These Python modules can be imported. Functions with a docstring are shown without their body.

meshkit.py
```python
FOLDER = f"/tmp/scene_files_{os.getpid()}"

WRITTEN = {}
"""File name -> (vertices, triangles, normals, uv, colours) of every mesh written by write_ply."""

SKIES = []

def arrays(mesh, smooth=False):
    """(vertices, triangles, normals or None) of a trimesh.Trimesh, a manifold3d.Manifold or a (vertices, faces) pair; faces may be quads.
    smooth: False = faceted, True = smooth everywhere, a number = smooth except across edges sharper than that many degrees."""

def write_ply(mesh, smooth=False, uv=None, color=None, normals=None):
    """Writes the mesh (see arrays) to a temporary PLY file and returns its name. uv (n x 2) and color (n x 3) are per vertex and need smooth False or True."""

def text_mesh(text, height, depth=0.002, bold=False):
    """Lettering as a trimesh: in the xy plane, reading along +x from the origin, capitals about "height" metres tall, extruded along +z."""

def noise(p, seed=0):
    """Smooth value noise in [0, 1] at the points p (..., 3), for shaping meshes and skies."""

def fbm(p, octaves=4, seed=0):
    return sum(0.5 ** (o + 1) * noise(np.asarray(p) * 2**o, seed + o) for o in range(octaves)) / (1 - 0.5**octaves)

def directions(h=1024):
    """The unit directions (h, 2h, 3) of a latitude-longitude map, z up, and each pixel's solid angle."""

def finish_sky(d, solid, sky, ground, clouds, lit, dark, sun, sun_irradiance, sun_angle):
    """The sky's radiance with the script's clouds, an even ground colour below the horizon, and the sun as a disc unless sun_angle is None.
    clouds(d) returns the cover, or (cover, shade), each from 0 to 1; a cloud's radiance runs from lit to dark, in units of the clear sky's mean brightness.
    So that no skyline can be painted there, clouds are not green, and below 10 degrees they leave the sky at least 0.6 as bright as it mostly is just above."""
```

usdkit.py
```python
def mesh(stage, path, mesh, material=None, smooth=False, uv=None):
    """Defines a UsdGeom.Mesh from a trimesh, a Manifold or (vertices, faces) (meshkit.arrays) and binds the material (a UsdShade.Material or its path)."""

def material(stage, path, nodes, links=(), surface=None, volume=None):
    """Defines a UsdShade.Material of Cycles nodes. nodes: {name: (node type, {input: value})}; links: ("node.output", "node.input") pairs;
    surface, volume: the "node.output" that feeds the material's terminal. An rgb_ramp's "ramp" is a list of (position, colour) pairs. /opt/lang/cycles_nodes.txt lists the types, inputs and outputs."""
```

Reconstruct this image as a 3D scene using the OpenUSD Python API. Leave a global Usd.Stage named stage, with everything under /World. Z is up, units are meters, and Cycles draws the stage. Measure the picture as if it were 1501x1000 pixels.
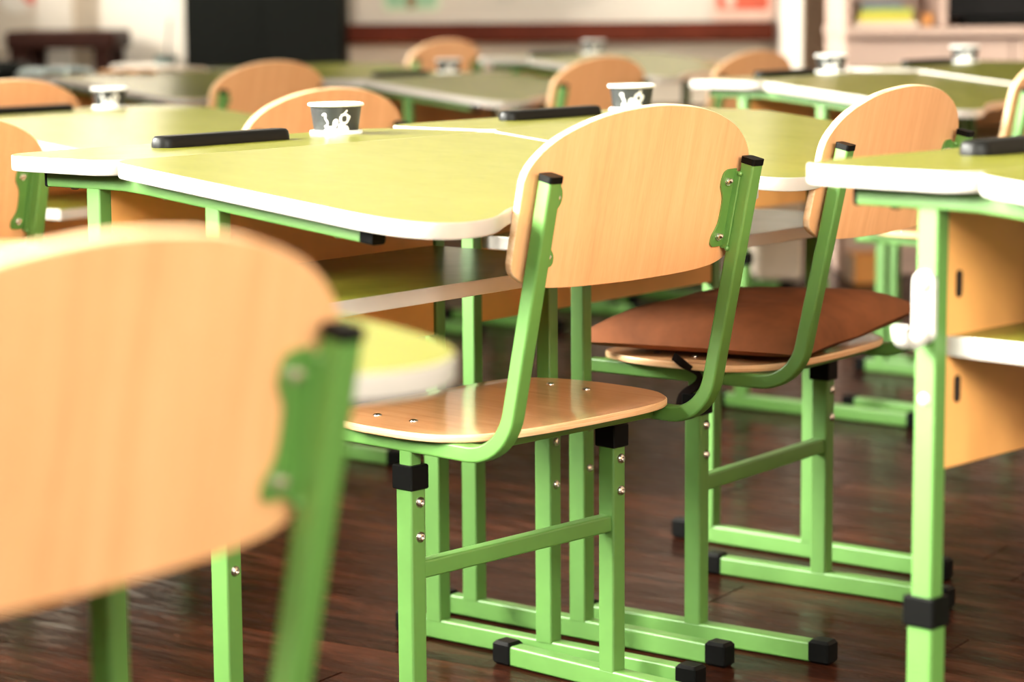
import math, random
import numpy as np, trimesh, usdkit, meshkit
from scipy.interpolate import PchipInterpolator
from shapely.geometry import Polygon, Point, LineString, box as sbox
from pxr import Usd, UsdGeom, UsdLux, UsdShade, Gf, Sdf

random.seed(7)
rng = np.random.default_rng(7)
stage = Usd.Stage.CreateInMemory()
UsdGeom.SetStageUpAxis(stage, 'Z'); UsdGeom.SetStageMetersPerUnit(stage, 1.0)
UsdGeom.Xform.Define(stage, '/World'); UsdGeom.Scope.Define(stage, '/World/Looks')

# ------------------------------------------------------------------ camera
CAM = np.array([-2.2231, -2.19536, 0.88203]); AZ, PITCH, ROLL, FPX = 0.91, 0.14146, -0.00653, 3567.6
fw = np.array([math.sin(AZ)*math.cos(PITCH), math.cos(AZ)*math.cos(PITCH), -math.sin(PITCH)])
rt = np.array([math.cos(AZ), -math.sin(AZ), 0.0]); up = np.cross(rt, fw)
r2 = math.cos(ROLL)*rt + math.sin(ROLL)*up; u2 = -math.sin(ROLL)*rt + math.cos(ROLL)*up
cam = UsdGeom.Camera.Define(stage, '/World/camera')
M = Gf.Matrix4d(*r2, 0, *u2, 0, *(-fw), 0, *CAM, 1)
cam.AddTransformOp().Set(M)
cam.CreateHorizontalApertureAttr(36.0); cam.CreateVerticalApertureAttr(36.0*1000/1501)
cam.CreateFocalLengthAttr(36.0*FPX/1501)
cam.CreateFStopAttr(3.9); cam.CreateFocusDistanceAttr(2.92)
cam.CreateClippingRangeAttr(Gf.Vec2f(0.05, 100))
EXPOSURE = 0.3
cam.CreateExposureAttr(EXPOSURE)

# ------------------------------------------------------------------ lights
# room frame: F metres ahead of the camera, R metres to its right
fh = np.array([math.sin(AZ), math.cos(AZ)]); rh = np.array([math.cos(AZ), -math.sin(AZ)])
def room(F, R, z=0.0):
    p = CAM[:2] + F*fh + R*rh
    return np.array([p[0], p[1], z])
def tup(p): return tuple(float(x) for x in p)
WALL_L, WALL_R, WALL_B, WALL_F, CEIL = -2.9, 3.6, -2.3, 9.7, 3.4
SILL, HEAD, BSILL, BHEAD = 1.35, 3.2, 1.75, 3.2
WINDOWS = [(-2.1, -0.1), (0.3, 2.3), (3.2, 4.7), (8.2, 9.2)]
ADDED_BACK_WINDOWS = [(0.2, 1.6), (1.8, 3.2)]        # (R0, R1) of unseen windows added behind the camera as fill light
DAY, BACK_FILL, DAYCOL = 136.0, 50.0, (1.0, 0.945, 0.86)
def rect_light(path, pos, xdir, ndir, w, h, power, color):
    L = UsdLux.RectLight.Define(stage, path)
    z = -np.asarray(ndir, float); x = np.asarray(xdir, float); y = np.cross(z, x)
    L.AddTransformOp().Set(Gf.Matrix4d(*tup(x), 0, *tup(y), 0, *tup(z), 0, *tup(pos), 1))
    L.CreateWidthAttr(w); L.CreateHeightAttr(h); L.CreateIntensityAttr(power); L.CreateColorAttr(Gf.Vec3f(*color))
    return L
fh3 = np.array([*fh, 0]); rh3 = np.array([*rh, 0])
for i, (a, b) in enumerate(ADDED_BACK_WINDOWS):
    rect_light(f'/World/daylight_{len(WINDOWS)+i+1}', room(WALL_B-0.22, (a+b)/2, (BSILL+BHEAD)/2), rh3, fh3, b-a+0.2, BHEAD-BSILL+0.1, BACK_FILL, DAYCOL)  # added fill lamps, set behind the camera to brighten the chair backs
for i, (a, b) in enumerate(WINDOWS):
    rect_light(f'/World/daylight_{i+1}', room((a+b)/2, WALL_L-0.22, (SILL+HEAD)/2), fh3, rh3, b-a+0.2, HEAD-SILL+0.1, DAY, DAYCOL)

# ------------------------------------------------------------------ naming helpers
used = {}
def unique(parent, name):
    k = f'{parent}/{name}'; n = used.get(k, 0); used[k] = n+1
    return f'{k}_{n:03d}' if n else k
def ptag(prim, label=None, cat=None, group=None, kind=None):
    for k, v in (('label', label), ('category', cat), ('group', group), ('kind', kind)):
        if v: prim.SetCustomDataByKey(k, v)
    return prim
def place(x, loc, rot):
    x.AddTranslateOp().Set(Gf.Vec3d(*tup(loc))); x.AddRotateZOp().Set(math.degrees(rot))
def thing(name, label, cat, loc=(0, 0, 0), rot=0.0, group=None, kind=None):
    x = UsdGeom.Xform.Define(stage, unique('/World', name)); place(x, loc, rot)
    return ptag(x.GetPrim(), label, cat, group, kind)
def part(name, mesh, mat, parent, smooth=32, label=None, kind=None):
    p = parent.GetPath().pathString if hasattr(parent, 'GetPath') else parent
    m = usdkit.mesh(stage, unique(p, name), mesh, mat, smooth=smooth)
    return ptag(m.GetPrim(), label, None, None, kind)
def solo(name, mesh, mat, label, cat, smooth=32, group=None, kind=None, loc=None, rot=0.0):
    m = usdkit.mesh(stage, unique('/World', name), mesh, mat, smooth=smooth)
    if loc is not None: place(UsdGeom.Xformable(m.GetPrim()), loc, rot)
    return ptag(m.GetPrim(), label, cat, group, kind)
def dup(src, loc, rot, label, group=None):
    name = src.GetName(); base = name[:-4] if name[-4:-3] == '_' and name[-3:].isdigit() else name
    x = UsdGeom.Xform.Define(stage, unique('/World', base))
    x.GetPrim().GetReferences().AddInternalReference(src.GetPath())
    x.GetPrim().SetInstanceable(True)
    x.ClearXformOpOrder()
    x.GetPrim().GetAttribute('xformOp:translate').Set(Gf.Vec3d(*tup(loc)))
    x.GetPrim().GetAttribute('xformOp:rotateZ').Set(math.degrees(rot))
    x.SetXformOpOrder([UsdGeom.XformOp(x.GetPrim().GetAttribute('xformOp:translate')), UsdGeom.XformOp(x.GetPrim().GetAttribute('xformOp:rotateZ'))])
    return ptag(x.GetPrim(), label, src.GetCustomDataByKey('category'), group)

# ------------------------------------------------------------------ materials
def mat(name, nodes, links=(), surface='p.BSDF'):
    return usdkit.material(stage, f'/World/Looks/{name}', nodes, links, surface=surface)
def plain(name, col, rough=0.4, spec=0.5, metal=0.0, var=0.0, scale=30, bump=0.0, bscale=200, rvar=0.0, **kw):
    n = {'p': ('principled_bsdf', dict(base_color=col, roughness=rough, metallic=metal, specular_ior_level=spec, **kw))}
    l = []
    if var or rvar:
        n['tc'] = ('texture_coordinate', {}); n['n'] = ('noise_texture', dict(scale=scale, detail=4, roughness=0.6)); l += [('tc.object', 'n.vector')]
    if var:
        c = np.array(col); n['r'] = ('rgb_ramp', {'ramp': [(0.3, tuple(c*(1-var))), (0.7, tuple(np.minimum(c*(1+var), 1)))]})
        l += [('n.fac', 'r.fac'), ('r.color', 'p.base_color')]
    if rvar:
        n['m'] = ('map_range', dict(from_min=0.3, from_max=0.7, to_min=rough-rvar, to_max=rough+rvar)); l += [('n.fac', 'm.value'), ('m.result', 'p.roughness')]
    if bump:
        n.setdefault('tc', ('texture_coordinate', {})); n['bn'] = ('noise_texture', dict(scale=bscale, detail=3)); n['b'] = ('bump', dict(strength=bump, distance=0.001))
        l += [('tc.object', 'bn.vector'), ('bn.fac', 'b.height'), ('b.normal', 'p.normal')]
    return mat(name, n, l)
def wood(name, dark, mid, light, stretch=(14, 14, 1.1), rough=0.42, scale=4.0, spec=0.4, fine=0.35, coat=0.0):
    """grain running along the axis with the small stretch factor"""
    n = {'tc': ('texture_coordinate', {}), 'oi': ('object_info', {}),
         'off': ('vector_math', dict(math_type='scale', scale=7.3)),
         'ad': ('vector_math', dict(math_type='add')),
         'mp': ('mapping', dict(scale=stretch)),
         'n1': ('noise_texture', dict(scale=scale, detail=5, roughness=0.55, distortion=0.25)),
         'mp2': ('mapping', dict(scale=tuple(6*s for s in stretch))),
         'n2': ('noise_texture', dict(scale=scale*2, detail=3, roughness=0.6)),
         'mix': ('mix_float', dict(fac=fine)),
         'r': ('rgb_ramp', {'ramp': [(0.28, dark), (0.5, mid), (0.74, light)]}),
         'b': ('bump', dict(strength=0.08, distance=0.0006)),
         'p': ('principled_bsdf', dict(roughness=rough, specular_ior_level=spec, coat_weight=coat, coat_roughness=0.2))}
    l = [('oi.random', 'off.vector1'), ('tc.object', 'ad.vector1'), ('off.vector', 'ad.vector2'), ('ad.vector', 'mp.vector'), ('ad.vector', 'mp2.vector'),
         ('mp.vector', 'n1.vector'), ('mp2.vector', 'n2.vector'), ('n1.fac', 'mix.a'), ('n2.fac', 'mix.b'), ('mix.result', 'r.fac'),
         ('r.color', 'p.base_color'), ('mix.result', 'b.height'), ('b.normal', 'p.normal')]
    return mat(name, n, l)

GREEN = plain('green_enamel', (0.086, 0.215, 0.040), 0.45, 0.8, var=0.05, scale=18, bump=0.05, bscale=160)
LIME = plain('lime_laminate', (0.140, 0.141, 0.016), 0.26, 0.22, rvar=0.015, scale=9)
WHITE = plain('white_edging', (0.46, 0.425, 0.39), 0.32, 0.5, var=0.02)
BLACK = plain('black_plastic', (0.0028, 0.0028, 0.0026), 0.45, 0.1, bump=0.05, bscale=300)
STEEL = plain('steel', (0.75, 0.70, 0.66), 0.22, metal=1.0)
RUBBER = plain('grey_black_rubber', (0.004, 0.004, 0.0036), 0.45, 0.2)
BEECH = wood('beech_ply', (0.655, 0.318, 0.140), (0.74, 0.385, 0.178), (0.80, 0.452, 0.225), stretch=(16, 0.4, 1.0))
BEECH_SEAT = wood('beech_ply_seat', (0.55, 0.27, 0.12), (0.63, 0.325, 0.15), (0.70, 0.385, 0.19), stretch=(16, 1.2, 16), rough=0.13, spec=0.6)
PLYEDGE = wood('ply_edge', (0.55, 0.27, 0.12), (0.78, 0.52, 0.30), (0.86, 0.66, 0.45), stretch=(1.5, 20, 20), rough=0.5, scale=6)
PLYEDGE_SEAT = wood('ply_edge_seat', (0.55, 0.26, 0.11), (0.74, 0.46, 0.25), (0.85, 0.62, 0.40), stretch=(1.5, 1.5, 60), rough=0.5, scale=8)
PANEL = plain('beech_chipboard', (0.84, 0.39, 0.12), 0.42, 0.4, var=0.06, scale=14)
DARKHOLE = plain('dark_slot', (0.015, 0.008, 0.005), 0.7)

# ------------------------------------------------------------------ mesh helpers
def join(*ms): return trimesh.util.concatenate(list(ms)) if len(ms) > 1 else ms[0]
def rrect(w, h, r, n=3):
    pts = []
    for cx, cy, a0 in ((w/2-r, h/2-r, 0), (-w/2+r, h/2-r, 90), (-w/2+r, -h/2+r, 180), (w/2-r, -h/2+r, 270)):
        for k in range(n+1):
            a = math.radians(a0+90*k/n); pts.append((cx+r*math.cos(a), cy+r*math.sin(a)))
    return np.array(pts)
def sweep(path, sec, side):
    """sweeps section sec (u along side, v along tangent x side) on a path whose plane has normal `side`."""
    P = np.asarray(path, float); side = np.asarray(side, float)
    T = np.gradient(P, axis=0)
    if len(P) > 2:
        d = np.diff(P, axis=0); d /= np.linalg.norm(d, axis=1)[:, None]
        T[1:-1] = d[1:]+d[:-1]; T[0] = d[0]; T[-1] = d[-1]
    T /= np.linalg.norm(T, axis=1)[:, None]
    N = np.cross(T, side); k = len(sec); V = []
    for i in range(len(P)):
        w = 1.0
        if 0 < i < len(P)-1: w = 1/max(0.3, abs(float(d[i]@T[i])))
        V.append(P[i]+sec[:, :1]*side+sec[:, 1:]*w*N[i])
    V = np.vstack(V); Fc = []
    for i in range(len(P)-1):
        for j in range(k):
            a, b = i*k+j, i*k+(j+1) % k; c, e = a+k, b+k
            Fc += [(a, b, e), (a, e, c)]
    for j in range(1, k-1): Fc += [(0, j+1, j), ((len(P)-1)*k, (len(P)-1)*k+j, (len(P)-1)*k+j+1)]
    m = trimesh.Trimesh(V, Fc, process=False)
    if m.volume < 0: m.invert()
    return m
def bar(a, b, w, h, r=0.002, side=None, n=2):
    """straight rounded tube from a to b; w across `side`, h across the other direction"""
    a, b = np.asarray(a, float), np.asarray(b, float); t = b-a; t /= np.linalg.norm(t)
    if side is None: side = (1, 0, 0) if abs(t[0]) < 0.7 else (0, 1, 0)
    return sweep([a, b], rrect(w, h, r, n), side)
def rbox(x0, x1, y0, y1, z0, z1, r=0.002, n=1):
    """box with chamfered edges on all sides"""
    r = min(r, (x1-x0)/2.01, (y1-y0)/2.01, (z1-z0)/2.01)
    P = []
    cx, cy = (x0+x1)/2, (y0+y1)/2; w, d = x1-x0, y1-y0
    for z, ins in ((z0, r), (z0+r, 0), (z1-r, 0), (z1, r)):
        s = rrect(w-2*ins, d-2*ins, max(r-ins*0.6, 1e-4), n); P.append(np.c_[s[:, 0]+cx, s[:, 1]+cy, np.full(len(s), z)])
    return loft(P)
def loft(rings):
    k = len(rings[0]); V = np.vstack(rings); Fc = []
    for i in range(len(rings)-1):
        for j in range(k):
            a, b = i*k+j, i*k+(j+1) % k
            Fc += [(a, b, b+k), (a, b+k, a+k)]
    for j in range(1, k-1): Fc += [(0, j+1, j), ((len(rings)-1)*k, (len(rings)-1)*k+j, (len(rings)-1)*k+j+1)]
    m = trimesh.Trimesh(V, Fc, process=False)
    if m.volume < 0: m.invert()
    return m
def lathe(prof, n=40):
    """closed profile [(r,z)...] from axis to axis"""
    prof = np.asarray(prof, float); V, Fc, k = [], [], len(prof)
    for i in range(n):
        a = 2*math.pi*i/n; V += [(r*math.cos(a), r*math.sin(a), z) for r, z in prof]
    for i in range(n):
        for j in range(k-1):
            a, b = i*k+j, ((i+1) % n)*k+j
            Fc += [(a, b, b+1), (a, b+1, a+1)]
    m = trimesh.Trimesh(V, Fc, process=True, merge_tex=True); m.update_faces(m.nondegenerate_faces())
    if m.volume < 0: m.invert()
    return m
def moved(m, d): m = m.copy(); m.apply_translation(d); return m
def turned(m, angle, axis, d=(0, 0, 0)):
    m = m.copy(); m.apply_transform(trimesh.transformations.rotation_matrix(angle, axis)); m.apply_translation(d); return m
def spline(pts, n=10, closed=False):
    """Catmull-Rom through pts"""
    P = np.asarray(pts, float); out = []; N = len(P)
    for i in range(N if closed else N-1):
        g = lambda k: P[k % N] if closed else P[min(max(k, 0), N-1)]
        p0, p1, p2, p3 = g(i-1), g(i), g(i+1), g(i+2)
        for t in np.linspace(0, 1, n, endpoint=False):
            out.append(0.5*(2*p1+(p2-p0)*t+(2*p0-5*p1+4*p2-p3)*t*t+(3*p1-p0-3*p2+p3)*t**3))
    if not closed: out.append(P[-1])
    return np.array(out)
def slab(poly, layers, zf=lambda x, y: 0.0, sharp=lambda p: False):
    """rounded-edge slab: layers [(inset, z)], returns (top+bottom mesh, rim mesh)"""
    P = np.asarray(poly, float)
    if Polygon(P).exterior.is_ccw is False: P = P[::-1]
    d = np.roll(P, -1, 0)-np.roll(P, 1, 0); d /= np.linalg.norm(d, axis=1)[:, None]+1e-12; nrm = np.c_[-d[:, 1], d[:, 0]]
    soft = np.array([0.0 if sharp(p) else 1.0 for p in P])[:, None]; rings = []
    for ins, z in layers:
        Q = P+nrm*ins*soft; rings.append(np.c_[Q, [z+zf(x, y) for x, y in Q]])
    k = len(P); V = np.vstack(rings); Fc = []
    for i in range(len(rings)-1):
        for j in range(k):
            a, b = i*k+j, i*k+(j+1) % k
            Fc += [(a, b, b+k), (a, b+k, a+k)]
    rim = trimesh.Trimesh(V, Fc, process=False)
    caps = []
    for R_, flip in ((rings[0], True), (rings[-1], False)):
        v2, f2 = trimesh.creation.triangulate_polygon(Polygon(R_[:, :2]), engine='earcut')
        v3 = np.c_[v2, [zf(x, y) for x, y in v2]]; v3[:, 2] += layers[0][1] if flip else layers[-1][1]
        nn = np.cross(v3[f2[:, 1]]-v3[f2[:, 0]], v3[f2[:, 2]]-v3[f2[:, 0]])[:, 2]
        f2 = np.where((nn > 0)[:, None] == (not flip), f2, f2[:, ::-1]); caps.append(trimesh.Trimesh(v3, f2, process=False))
    return join(*caps), rim
def round_poly(pts, radii, n=6):
    out = []; N = len(pts); P = np.asarray(pts, float)
    for i in range(N):
        p, a, b, r = P[i], P[i-1], P[(i+1) % N], radii[i]
        if r <= 0: out.append(p); continue
        u, v = (a-p)/np.linalg.norm(a-p), (b-p)/np.linalg.norm(b-p)
        ang = math.acos(np.clip(u@v, -1, 1)); t = r/math.tan(ang/2)
        c = p+(u+v)/np.linalg.norm(u+v)*r/math.sin(ang/2); s, e = p+u*t, p+v*t
        a0 = math.atan2(*(s-c)[::-1]); a1 = math.atan2(*(e-c)[::-1]); da = (a1-a0+math.pi) % (2*math.pi)-math.pi
        out += [c+r*np.array([math.cos(a0+da*k/n), math.sin(a0+da*k/n)]) for k in range(n+1)]
    return np.array(out)
def grid_plate(xs, lo, hi, surf, thick_dir, t, rows=10, bev=0.0015, cen=(0, 0)):
    """plate between curves lo(x), hi(x): returns (faces mesh, rim mesh). surf(a,b)->xyz of the back face, thick_dir*t leads to the front face"""
    A = np.array([[(x, lo(x)+(hi(x)-lo(x))*j/(rows-1)) for j in range(rows)] for x in xs]); nx = len(xs)
    def face(scale, off):
        B = np.array(cen)+(A-np.array(cen))*scale
        return np.array([[surf(*B[i, j]) for j in range(rows)] for i in range(nx)]).reshape(-1, 3)+np.asarray(thick_dir)*off
    idx = np.arange(nx*rows).reshape(nx, rows)
    q = np.stack([idx[:-1, :-1], idx[1:, :-1], idx[1:, 1:], idx[:-1, 1:]], -1).reshape(-1, 4)
    f = np.vstack([q[:, [0, 1, 2]], q[:, [0, 2, 3]]])
    loop = np.concatenate([idx[:, 0], idx[-1, 1:], idx[-2::-1, -1], idx[0, -2:0:-1]])
    sc = 1-bev/0.2
    back, front = face(sc, 0), face(sc, t)
    ms = [trimesh.Trimesh(back, f, process=False), trimesh.Trimesh(front, f[:, ::-1], process=False)]
    rings = [back[loop], face(1, bev)[loop], face(1, t-bev)[loop], front[loop]]; k = len(loop); V = np.vstack(rings); Fc = []
    for i in range(3):
        for j in range(k):
            a, b = i*k+j, i*k+(j+1) % k; Fc += [(a, b+k, b), (a, a+k, b+k)]
    rim = trimesh.Trimesh(V, Fc, process=False)
    both = join(*ms, rim)
    if both.volume < 0:
        for m in ms+[rim]: m.invert()
    return join(*ms), rim
def screw_head(r=0.006, h=0.004):
    m = lathe([(0, 0), (r, 0), (r*0.98, h*0.35), (r*0.75, h*0.8), (r*0.42, h), (r*0.40, h*0.55), (0, h*0.5)], 16)
    return m
def acorn():
    hexa = trimesh.creation.cylinder(radius=0.0062, height=0.004, sections=6); hexa.apply_translation((0, 0, 0.003))
    wash = trimesh.creation.cylinder(radius=0.0072, height=0.0012, sections=18); wash.apply_translation((0, 0, 0.0006))
    dome = lathe([(0, 0.004), (0.0048, 0.004), (0.0046, 0.008), (0.0032, 0.0105), (0, 0.0115)], 14)
    m = join(wash, hexa, dome); m.apply_scale(0.72); return m

# ------------------------------------------------------------------ room
def wall_box(F0, F1, R0, R1, z0, z1):
    """box in room coordinates -> world mesh"""
    m = trimesh.creation.box(extents=(F1-F0, R1-R0, z1-z0)); m.apply_translation(((F0+F1)/2, (R0+R1)/2, (z0+z1)/2))
    v = m.vertices; w = CAM[:2]+v[:, :1]*fh+v[:, 1:2]*rh
    m.vertices = np.c_[w, v[:, 2]]
    if m.volume < 0: m.invert()
    return m
def to_room(m):
    """mesh given in (F, R, z) -> world"""
    m = m.copy(); v = np.array(m.vertices); w = CAM[:2]+v[:, :1]*fh+v[:, 1:2]*rh
    m.vertices = np.c_[w, v[:, 2]]; m.invert()
    if m.is_watertight and m.volume < 0: m.invert()
    return m
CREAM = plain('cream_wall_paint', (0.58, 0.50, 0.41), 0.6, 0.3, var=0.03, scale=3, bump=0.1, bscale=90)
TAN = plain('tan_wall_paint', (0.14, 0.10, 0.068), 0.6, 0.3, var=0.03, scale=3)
CEILM = plain('ceiling_paint', (0.27, 0.25, 0.22), 0.7, 0.2, var=0.02, scale=2)
FRAMEW = plain('window_frame_white', (0.8, 0.8, 0.78), 0.35)
GLASS = mat('window_glass', {'t': ('transparent_bsdf', dict(color=(0.95, 0.97, 0.96))), 'g': ('glossy_bsdf', dict(roughness=0.02)), 'f': ('fresnel', dict(IOR=1.45)), 'm': ('mix_closure', {})},
            [('f.fac', 'm.fac'), ('t.BSDF', 'm.closure1'), ('g.BSDF', 'm.closure2')], surface='m.closure')
def structure(name, mesh, m, smooth=False):
    return solo(name, mesh, m, None, None, smooth=smooth, kind='structure')
T = 0.2
structure('wall_front', wall_box(WALL_F, WALL_F+T, WALL_L-T, WALL_R+T, 0, CEIL), CREAM)
pcs = [wall_box(WALL_B-T, WALL_B, WALL_L-T, WALL_R+T, 0, BSILL), wall_box(WALL_B-T, WALL_B, WALL_L-T, WALL_R+T, BHEAD, CEIL)]
edges = [WALL_L-T]+[x for w in ADDED_BACK_WINDOWS for x in w]+[WALL_R+T]
for a, b in zip(edges[::2], edges[1::2]): pcs.append(wall_box(WALL_B-T, WALL_B, a, b, BSILL, BHEAD))
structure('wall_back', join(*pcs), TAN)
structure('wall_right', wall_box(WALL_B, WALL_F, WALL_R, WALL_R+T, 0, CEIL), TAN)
structure('ceiling', wall_box(WALL_B-T, WALL_F+T, WALL_L-T, WALL_R+T, CEIL, CEIL+0.15), CEILM)
pcs = [wall_box(WALL_B, WALL_F, WALL_L-T, WALL_L, 0, SILL), wall_box(WALL_B, WALL_F, WALL_L-T, WALL_L, HEAD, CEIL)]
edges = [WALL_B]+[x for w in WINDOWS for x in w]+[WALL_F]
for a, b in zip(edges[::2], edges[1::2]): pcs.append(wall_box(a, b, WALL_L-T, WALL_L, SILL, HEAD))
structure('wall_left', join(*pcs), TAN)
for i, (a, b) in enumerate(WINDOWS):
    w = thing(f'window_{i+1}', None, None, kind='structure')
    fr = [wall_box(a, b, WALL_L-0.12, WALL_L-0.06, SILL, SILL+0.06), wall_box(a, b, WALL_L-0.12, WALL_L-0.06, HEAD-0.06, HEAD)]
    for x in (a, (a+b)/2-0.03, b-0.06): fr.append(wall_box(x, x+0.06, WALL_L-0.12, WALL_L-0.06, SILL+0.06, HEAD-0.06))
    part('window_frame', join(*fr), FRAMEW, w, False)
    for x0, x1 in ((a+0.06, (a+b)/2-0.03), ((a+b)/2+0.03, b-0.06)):
        part('pane', wall_box(x0, x1, WALL_L-0.093, WALL_L-0.087, SILL+0.06, HEAD-0.06), GLASS, w, False)
    part('window_sill', wall_box(a-0.03, b+0.03, WALL_L-0.06, WALL_L+0.08, SILL-0.04, SILL), FRAMEW, w, False)
for i, (a, b) in enumerate(ADDED_BACK_WINDOWS):
    w = thing(f'window_{len(WINDOWS)+i+1}', None, None, kind='structure')  # unseen window added around a back fill lamp
    fr = [wall_box(WALL_B-0.12, WALL_B-0.06, a, b, BSILL, BSILL+0.06), wall_box(WALL_B-0.12, WALL_B-0.06, a, b, BHEAD-0.06, BHEAD)]
    for x in (a, (a+b)/2-0.03, b-0.06): fr.append(wall_box(WALL_B-0.12, WALL_B-0.06, x, x+0.06, BSILL+0.06, BHEAD-0.06))
    part('window_frame', join(*fr), FRAMEW, w, False)
    for x0, x1 in ((a+0.06, (a+b)/2-0.03), ((a+b)/2+0.03, b-0.06)):
        part('pane', wall_box(WALL_B-0.093, WALL_B-0.087, x0, x1, BSILL+0.06, BHEAD-0.06), GLASS, w, False)
    part('window_sill', wall_box(WALL_B-0.06, WALL_B+0.08, a-0.03, b+0.03, BSILL-0.04, BSILL), FRAMEW, w, False)
for i, (f, r) in enumerate([(1.0, -0.3), (4.6, -0.3), (8.0, -0.3), (1.0, 2.0), (4.6, 2.0), (8.0, 2.0)]):
    structure('trim_%d' % (i+1), wall_box(f-0.62, f+0.62, r-0.16, r+0.16, CEIL-0.07, CEIL), FRAMEW)

# floor: lacquered dark boards laid along the desks' depth
def floor_wood(name, k):
    n = {'tc': ('geometry', {}), 'oi': ('object_info', {}), 'off': ('vector_math', dict(math_type='scale', scale=9.1)), 'ad': ('vector_math', dict(math_type='add')),
         'mp': ('mapping', dict(rotation=(0, 0, FLOOR_ROT), scale=(9, 1.6, 1))),
         'n1': ('noise_texture', dict(scale=2.2, detail=7, roughness=0.62, distortion=0.9)),
         'r': ('rgb_ramp', {'ramp': [(0.30, tuple(0.009*np.array([1.0, 0.30, 0.15])*k)), (0.52, tuple(0.020*np.array([1.0, 0.29, 0.14])*k)), (0.75, tuple(0.062*np.array([1.0, 0.30, 0.15])*k))]}),
         'n3': ('noise_texture', dict(scale=5.0, detail=5, roughness=0.65, distortion=0.6)),
         'mr': ('map_range', dict(from_min=0.35, from_max=0.68, to_min=0.12, to_max=0.36)),
         'n2': ('noise_texture', dict(scale=3.0, detail=4, roughness=0.55, distortion=0.4)),
         'b': ('bump', dict(strength=0.16, distance=0.003)),
         'p': ('principled_bsdf', dict(specular_ior_level=0.09, ior=1.22))}
    l = [('oi.random', 'off.vector1'), ('tc.position', 'ad.vector1'), ('off.vector', 'ad.vector2'), ('ad.vector', 'mp.vector'), ('mp.vector', 'n1.vector'), ('n1.fac', 'r.fac'), ('r.color', 'p.base_color'),
         ('mp.vector', 'n3.vector'), ('n3.fac', 'mr.value'), ('mr.result', 'p.roughness'), ('mp.vector', 'n2.vector'), ('n2.fac', 'b.height'), ('b.normal', 'p.normal')]
    return mat(name, n, l)
FLOOR_ROT = 0.10
BOARD = [floor_wood('floor_board_%s' % s, k) for s, k in (('dark', 0.8), ('mid', 1.0), ('light', 1.2))]
UNDER = plain('floor_underlay', (0.012, 0.006, 0.004), 0.8)
floor = thing('floor', None, None, kind='structure')
part('subfloor', wall_box(WALL_B-T, WALL_F+T, WALL_L-T, WALL_R+T, -0.12, -0.012), UNDER, floor, False)
BW, brd_far = 0.115, []
fang = FLOOR_ROT; du = np.array([-math.sin(fang), math.cos(fang)]); dv = np.array([math.cos(fang), math.sin(fang)])   # along, across
hull = Polygon([room(WALL_B, WALL_L)[:2], room(WALL_F, WALL_L)[:2], room(WALL_F, WALL_R)[:2], room(WALL_B, WALL_R)[:2]])
view = Polygon([room(1.6, -0.9)[:2], room(6.2, -1.8)[:2], room(6.2, 1.9)[:2], room(1.6, 0.9)[:2]])
C0 = np.mean(np.array(hull.exterior.coords)[:-1], 0); nb = 0
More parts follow.
